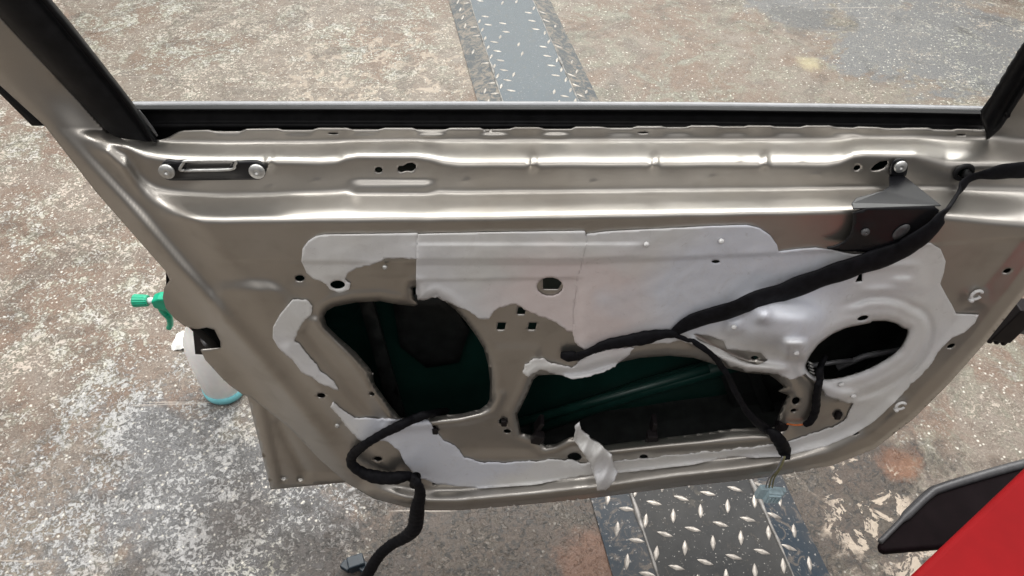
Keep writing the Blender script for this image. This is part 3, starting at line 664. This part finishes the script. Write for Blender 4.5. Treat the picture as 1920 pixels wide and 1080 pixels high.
# ------------------------------------------------------------------ brackets, screws, grommets on the door
def washer(u, v, y, rpx, mat=ZINC, name='screw', parent=None, slot=True):
    d = y / float(ray(u, v)[1]); r = rpx * d / F; c = Vector(at_y(u, v, y))
    bm = bmesh.new(); lathe(bm, [(r, 0), (r, .0018), (r * .93, .0028), (r * .5, .0034), (r * .42, .0036), (r * .22, .0036), (r * .18, .0016)], c, (0, -1, .15), 24)
    return bm_obj(name, bm, mat, parent)
PL = [(300, 318), (302, 308), (312, 301), (330, 304), (345, 301), (440, 301), (445, 305), (470, 303), (485, 304), (498, 314), (499, 326), (490, 337), (470, 337), (330, 339), (314, 338), (303, 330)]
o = sheet('pull_bracket', smooth_poly(PL), [[(352, 305), (432, 303), (437, 306), (428, 318), (350, 320), (346, 316)]], lambda u, v: .7255 - .004 * gb(u, v, 395, 314, 60, 16, 0, 6), BLACK, door, step=5, thick=.004); o['label'] = 'black pull bracket with a raised frame'
bm = bmesh.new(); lp = [at_y(u, v, .7215) for u, v in catmull([(346, 319), (337, 318), (344, 306), (352, 302), (432, 301), (442, 303), (440, 309), (430, 318), (346, 320)], 4)]
tube_mesh(bm, lp, [.0017] * len(lp), 8); reparent(o, bm_obj('raised_frame', bm, ZINC))
for u in (313, 482): washer(u, 321, .7205, 15, parent=None).parent = o

def armrest_bracket():
    bm = bmesh.new()
    sh_back = [at_y(1667, 330, .729), at_y(1697, 330, .729)]
    yf = .664; F1 = at_y(1600, 391, yf); F2 = at_y(1766, 385, yf); F0 = at_y(1597, 380, .674)
    top = [sh_back[0], at_y(1668, 348, .710), at_y(1655, 357, .699), at_y(1606, 370, .683), F0, F1, F2, sh_back[1]]
    extrude_poly(bm, [Vector(p) for p in top], (0, .0005, -.0022))
    a = bm
    o = bm_obj('armrest_bracket', bm, BLACK, door, False); bevel(o, .0016, 3)
    fr = [(1600, 391), (1700, 388), (1766, 385), (1748, 425), (1715, 452), (1690, 466), (1672, 476), (1600, 472), (1572, 470), (1545, 466), (1568, 462), (1590, 450), (1600, 425)]
    o2 = sheet('face_plate', smooth_poly(fr, 1), [ell(1622, 434, 4, 3)], lambda u, v: yf + .0001 * np.maximum(v - 455, 0) - .002 * gb(u, v, 1620, 434, 22, 16), BLACK, None, step=6, thick=.002)
    o3 = sheet('tab', smooth_poly([(1668, 334), (1668, 322), (1672, 307), (1680, 299), (1692, 298), (1701, 304), (1703, 314), (1698, 334)]), [], lambda u, v: .7290 + 0 * u, BLACK, None, step=5, thick=.002)
    o4 = washer(1688, 312, .7265, 12); o5 = washer(1622, 434, yf - .002, 8, GRIM)
    o6 = sheet('inspection_window', ell(1690, 435, 20, 9, -38, 20), [], lambda u, v: yf - .0015 + 0 * u, GRIM, None, step=6, thick=.0005)
    for q in (o2, o3, o4, o5, o6): q.parent = o; q.matrix_parent_inverse = Matrix()
    for q in (o2, o3, o4, o5, o6): q.matrix_parent_inverse = o.matrix_parent_inverse.inverted() @ Matrix() if False else Matrix()
    return o, (o2, o3, o4, o5, o6)
ab, kids = armrest_bracket()
def grommet(u, v, y, r, rot, mat=WHITEP):
    d = y / float(ray(u, v)[1]); s = d / F; bm = bmesh.new(); c = Vector(at_y(u, v, y))
    P = [c + Vector((math.cos(t) * r * s, -.002, math.sin(t) * r * s * 1.25)) for t in np.linspace(0.6, 5.9, 20)]
    tube_mesh(bm, P, [r * s * .35] * 20, 8); lathe(bm, [(r * s * .55, 0), (r * s * .4, .006)], c + Vector((-r * s * .6, 0, -r * s * 1.5)), (0, -1, .2), 12)
    return bm_obj('trim_clip', bm, mat, door)
grommet(1830, 551, float(Yp(1830, 551)), 9, 0); grommet(1688, 759, float(Yp(1688, 759)), 8, 0)
for u, v in ((722, 500), (633, 797), (1376, 612), (1493, 661), (1212, 457), (1352, 451), (1600, 742), (1577, 720)):
    washer(u, v, float(Yp(u, v)) - .004, 5, WHITEP if u > 1100 else ZINC, 'stud', door)
for u, v in ((816, 806), (1571, 778), (945, 791)):
    bm = bmesh.new(); c = Vector(at_y(u, v, float(Yp(u, v)) - .001)); box(bm, c, (.009, .01, .014)); bevel(bm_obj('trim_clip', bm, DPLAST, door, False), .002)

# ------------------------------------------------------------------ wiring
def cable(name, lst, mat, parent, n=8, bump=.06, flat=.75, base=None, seg=14):
    P = []; Rr = []
    Q = catmull([(u, v, r, off) for u, v, r, off in lst], n)
    for u, v, r, off in Q:
        y = float(base(u, v) if base else Yp(u, min(v, 930))) 
        y -= off; dpt = y / float(ray(u, v)[1]); rr = r * dpt / F
        y -= rr * flat * .9
        P.append(at_y(u, v, y)); Rr.append(rr * (1 + .05 * math.sin(u * .11 + v * .07)))
    P = np.array(P)
    for _ in range(3): P[1:-1, 1] = (P[:-2, 1] + P[1:-1, 1] * 2 + P[2:, 1]) / 4; 
    bm = bmesh.new(); tube_mesh(bm, P.tolist(), Rr, seg, flat, bump, 420)
    return bm_obj(name, bm, mat, parent)
wh = empty('wiring_harness', at_y(1262, 628, .68), 'thick black taped harness running from right door edge down to centre, with pale blue plug', 'wiring')
cable('taped_trunk', [(1990, 316, 17, .01), (1930, 318, 19, .012), (1885, 321, 19, .012), (1850, 327, 13, .01), (1824, 332, 10, .004), (1806, 345, 11, .006), (1786, 378, 12, .012), (1757, 418, 15, .018), (1722, 448, 22, .016), (1682, 472, 26, .013), (1620, 494, 27, .010), (1540, 521, 26, .008), (1440, 557, 26, .006), (1360, 584, 22, .006), (1312, 598, 22, .005), (1282, 612, 16, .004), (1255, 631, 7, .004)], TAPE, wh, 9, .006, .30)
cable('taped_branch', [(1268, 626, 9, .004), (1240, 627, 13, .004), (1205, 634, 17, .004), (1165, 641, 15, .004), (1132, 648, 12, .004), (1104, 660, 9, .004), (1085, 667, 10, .003), (1066, 668, 13, .002), (1052, 666, 9, .001)], TAPE, wh, 8, .045, .55)
cable('thin_branch', [(1262, 628, 5, .006), (1300, 641, 6, .008), (1335, 666, 6, .012), (1360, 697, 6, .012), (1380, 737, 6, .012), (1400, 770, 6.5, .012), (1420, 792, 9, .010), (1440, 806, 11, .008), (1458, 822, 13, .006), (1470, 842, 12, .010), (1474, 862, 7, .012)], TAPE, wh, 8, .05, .6)
cable('speaker_lead', [(1548, 668, 5, -.03), (1538, 690, 7, -.008), (1537, 712, 7.5, .006), (1531, 742, 7.5, .004), (1529, 768, 7.5, .003), (1521, 788, 7, .003), (1510, 796, 6, .002)], TAPE, wh, 8, .06, .9)
cable('orange_wire', [(1512, 795, 2, .003), (1495, 797, 1.8, .003), (1475, 795, 1.8, .003)], ORANGE, wh, 6, 0, 1)
ymid = lambda u, v: .638 + 0 * u
for k in range(3): cable('wire', [(1472 - k * 2, 856, 1.5, 0), (1464 - k * 3, 878, 1.5, .003), (1452 - k * 5, 896, 1.5, .002), (1448 - k * 6, 914, 1.5, 0)], WIRE if k < 2 else BELT, wh, 5, 0, 1, ymid, 8)
bm = bmesh.new(); pc = Vector(at_y(1444, 928, .637)); rt = Matrix.Rotation(R(6), 3, 'Y')
box(bm, pc + Vector((.004, 0, 0)), (.024, .014, .030), rt); box(bm, pc + Vector((-.014, .004, .003)), (.014, .010, .030), rt); box(bm, pc + Vector((.019, .004, .004)), (.010, .008, .014), rt)
for k in range(4): box(bm, pc + Vector((-.003 + k * .0055, -.0075, -.004)), (.003, .003, .016), rt)
box(bm, pc + Vector((.004, -.008, .009)), (.020, .003, .004), rt)
bevel(bm_obj('plug', bm, PLUG, wh, False), .001)
# ring round the harness pass-through
bm = bmesh.new(); c = Vector(at_y(1807, 323, float(Yp(1807, 323)) - .002)); P = [c + Vector((math.cos(t) * .0095, 0, math.sin(t) * .0095)) for t in np.linspace(0, 2 * math.pi, 25)]
tube_mesh(bm, P, [.0028] * 25, 8); lathe(bm, [(.006, 0), (.004, .006)], c + Vector((.004, 0, -.002)), (0, -1, .3), 10)
bm_obj('cable_grommet', bm, RUBBER, door)

lh = empty('wiring_lead', at_z(690, 1070, 0), 'loose black taped lead looping out of the left opening and hanging down to the floor', 'wiring')
def ylow(u, v): return np.where(np.asarray(v) > 900, .640, Yp(u, min(v, 930)))
cable('taped_lead', [(835, 770, 8, -.05), (812, 776, 10, -.012), (795, 779, 10, .006), (772, 787, 10, .008), (745, 800, 11, .008), (718, 813, 10, .008), (690, 830, 9, .008), (668, 846, 10, .008), (658, 862, 9, .008), (667, 878, 11, .008), (695, 892, 14, .010), (735, 897, 15, .010), (765, 893, 11, .010), (782, 905, 9, .012), (788, 925, 10, .01), (783, 948, 12, .004), (781, 970, 14, 0), (776, 992, 15, 0), (760, 1007, 13, 0), (736, 1020, 11, 0), (716, 1036, 11, 0), (703, 1053, 11, 0), (690, 1075, 11, 0), (672, 1105, 11, -.002)], TAPE, lh, 9, .05, .75, ylow)
bm = bmesh.new(); p = Vector(at_z(668, 1056, .022)); box(bm, p, (.034, .026, .026), Matrix.Rotation(R(20), 3, 'Z')); box(bm, p + Vector((-.02, -.004, -.006)), (.022, .018, .016), Matrix.Rotation(R(-30), 3, 'Z')); box(bm, p + Vector((.022, -.012, -.006)), (.03, .02, .018), Matrix.Rotation(R(-40), 3, 'Z'))
bevel(bm_obj('navy_plug', bm, NAVY, lh, False), .003)

# ------------------------------------------------------------------ spray bottle behind the door
def bottle():
    b = Vector(at_z(424, 735, 0)); root = empty('spray_bottle', b, 'milky white spray bottle with green trigger head, standing on the floor behind the door', 'spray bottle')
    bm = bmesh.new(); lathe(bm, [(.040, .026), (.044, .03), (.0445, .14), (.044, .175), (.040, .205), (.030, .232), (.018, .255), (.015, .275)], b, seg=36, sx=1.12); bm_obj('bottle_body', bm, BODY, root)
    bm = bmesh.new(); lathe(bm, [(.036, .0), (.042, .004), (.0455, .012), (.0455, .030), (.04, .0305)], b, seg=36, sx=1.12); bm_obj('teal_base', bm, TEAL, root)
    bm = bmesh.new(); lathe(bm, [(.019, .270), (.019, .292), (.016, .296)], b, seg=24); bm_obj('collar', bm, TRIG, root)
    bm = bmesh.new(); q = b + Vector((-.008, 0, .050))
    prof = [(.035, .262), (.03, .296), (.00, .304), (-.045, .300), (-.062, .292), (-.062, .272), (-.04, .262), (-.03, .245), (.012, .245)]
    extrude_poly(bm, [q + Vector((x, -.013, z)) for x, z in prof], (0, .026, 0)); o = bevel(bm_obj('trigger_head', bm, TRIG, root, False), .004)
    bm = bmesh.new(); tp = catmull([(-.050, .272), (-.052, .250), (-.046, .228), (-.050, .206), (-.058, .192)], 5)
    tube_mesh(bm, [q + Vector((x, 0, z)) for x, z in tp], [.009 - .003 * i / len(tp) for i in range(len(tp))], 12); bm_obj('trigger', bm, TRIG, root)
    bm = bmesh.new(); lathe(bm, [(.007, 0), (.007, .014)], q + Vector((-.062, 0, .283)), (-1, 0, 0), 16); bm_obj('nozzle_neck', bm, WHITEP, root)
    bm = bmesh.new(); seg_ = 32; rings = []
    for zz, r in ((.0, .0115), (.004, .0125), (.030, .0140), (.032, .012)):
        rings.append([bm.verts.new(q + Vector((-.074 - zz, math.cos(2 * math.pi * k / seg_) * r * (1 + .06 * (k % 2)), .283 + math.sin(2 * math.pi * k / seg_) * r * (1 + .06 * (k % 2))))) for k in range(seg_)])
    for i in range(3):
        for k in range(seg_): bm.faces.new((rings[i][k], rings[i][(k + 1) % seg_], rings[i + 1][(k + 1) % seg_], rings[i + 1][k]))
    bm.faces.new(rings[0]); bm.faces.new(rings[-1]); bm_obj('nozzle_cap', bm, TRIG, root, False)
bottle()
# crumpled tissue beside the bottle
bm = bmesh.new(); c = Vector(at_z(352, 640, .0)); N = 9
g = [[bm.verts.new(c + Vector(((i - 4) * .0085, (j - 4) * .008, .012 + .016 * abs(mnoise.noise(Vector((i * .6, j * .6, 2)))) - .0009 * ((i - 4) ** 2 + (j - 4) ** 2) * .5))) for j in range(N)] for i in range(N)]
for i in range(N - 1):
    for j in range(N - 1): bm.faces.new((g[i][j], g[i + 1][j], g[i + 1][j + 1], g[i][j + 1]))
o = bm_obj('tissue', bm, PAPER, None, False); tag(o, 'small crumpled white tissue on the floor next to the spray bottle', 'tissue'); o.modifiers.new('thickness', 'SOLIDIFY').thickness = .001

# black plug beyond the right edge
pr = empty('edge_connector', at_y(1890, 610, .80), 'ribbed black plastic connector with grey end hanging beyond the right door edge', 'connector')
bm = bmesh.new(); a = Vector(at_y(1868, 628, .78)); b = Vector(at_y(1925, 572, .78)); d = (b - a).normalized(); s = d.cross(Vector((0, 1, 0)))
rot = Matrix((d, Vector((0, 1, 0)), -s)).transposed()
box(bm, (a + b) / 2, ((b - a).length, .03, .034), rot)
for k in range(3): box(bm, a + d * (-.003) + s * (-.012 + k * .012), (.012, .026, .007), rot)
bevel(bm_obj('plug_housing', bm, DPLAST, pr, False), .002)
bm = bmesh.new(); box(bm, a + d * .045 + s * -.022 + Vector((0, .0, 0)), (.05, .026, .018), rot); bevel(bm_obj('grey_end', bm, GRIM, pr, False), .003)

# ------------------------------------------------------------------ red tool chest corner and its black side tray
tc = empty('tool_chest', (1.0, .25, 0), 'glossy red tool chest corner with black side tray at lower right of photo', 'tool chest')
def slab(name, pts, z, th, mat, bev, parent):
    bm = bmesh.new(); extrude_poly(bm, [Vector(at_z(u, v, z)) for u, v in pts], (0, 0, -th)); return bevel(bm_obj(name, bm, mat, parent, False), bev, 5, 30)
slab('red_lid', [(1930, 868), (1690, 1095), (1680, 1110), (1760, 1140), (1990, 1120), (2000, 830)], .80, .05, RED, .022, tc)
slab('side_tray', [(1648, 1017), (1740, 930), (1762, 917), (1960, 862), (1960, 1010), (1760, 1026), (1662, 1034), (1651, 1030)], .66, .012, TRAYM, .005, tc)
bm = bmesh.new(); P = [Vector(at_z(u, v, .662)) for u, v in catmull([(1650, 1016), (1690, 976), (1740, 928), (1770, 913), (1880, 880), (1958, 860)], 5)]
tube_mesh(bm, P, [.0035] * 6 + [.006] * (len(P) - 6), 10); bm_obj('tray_rim', bm, GRIM, tc)
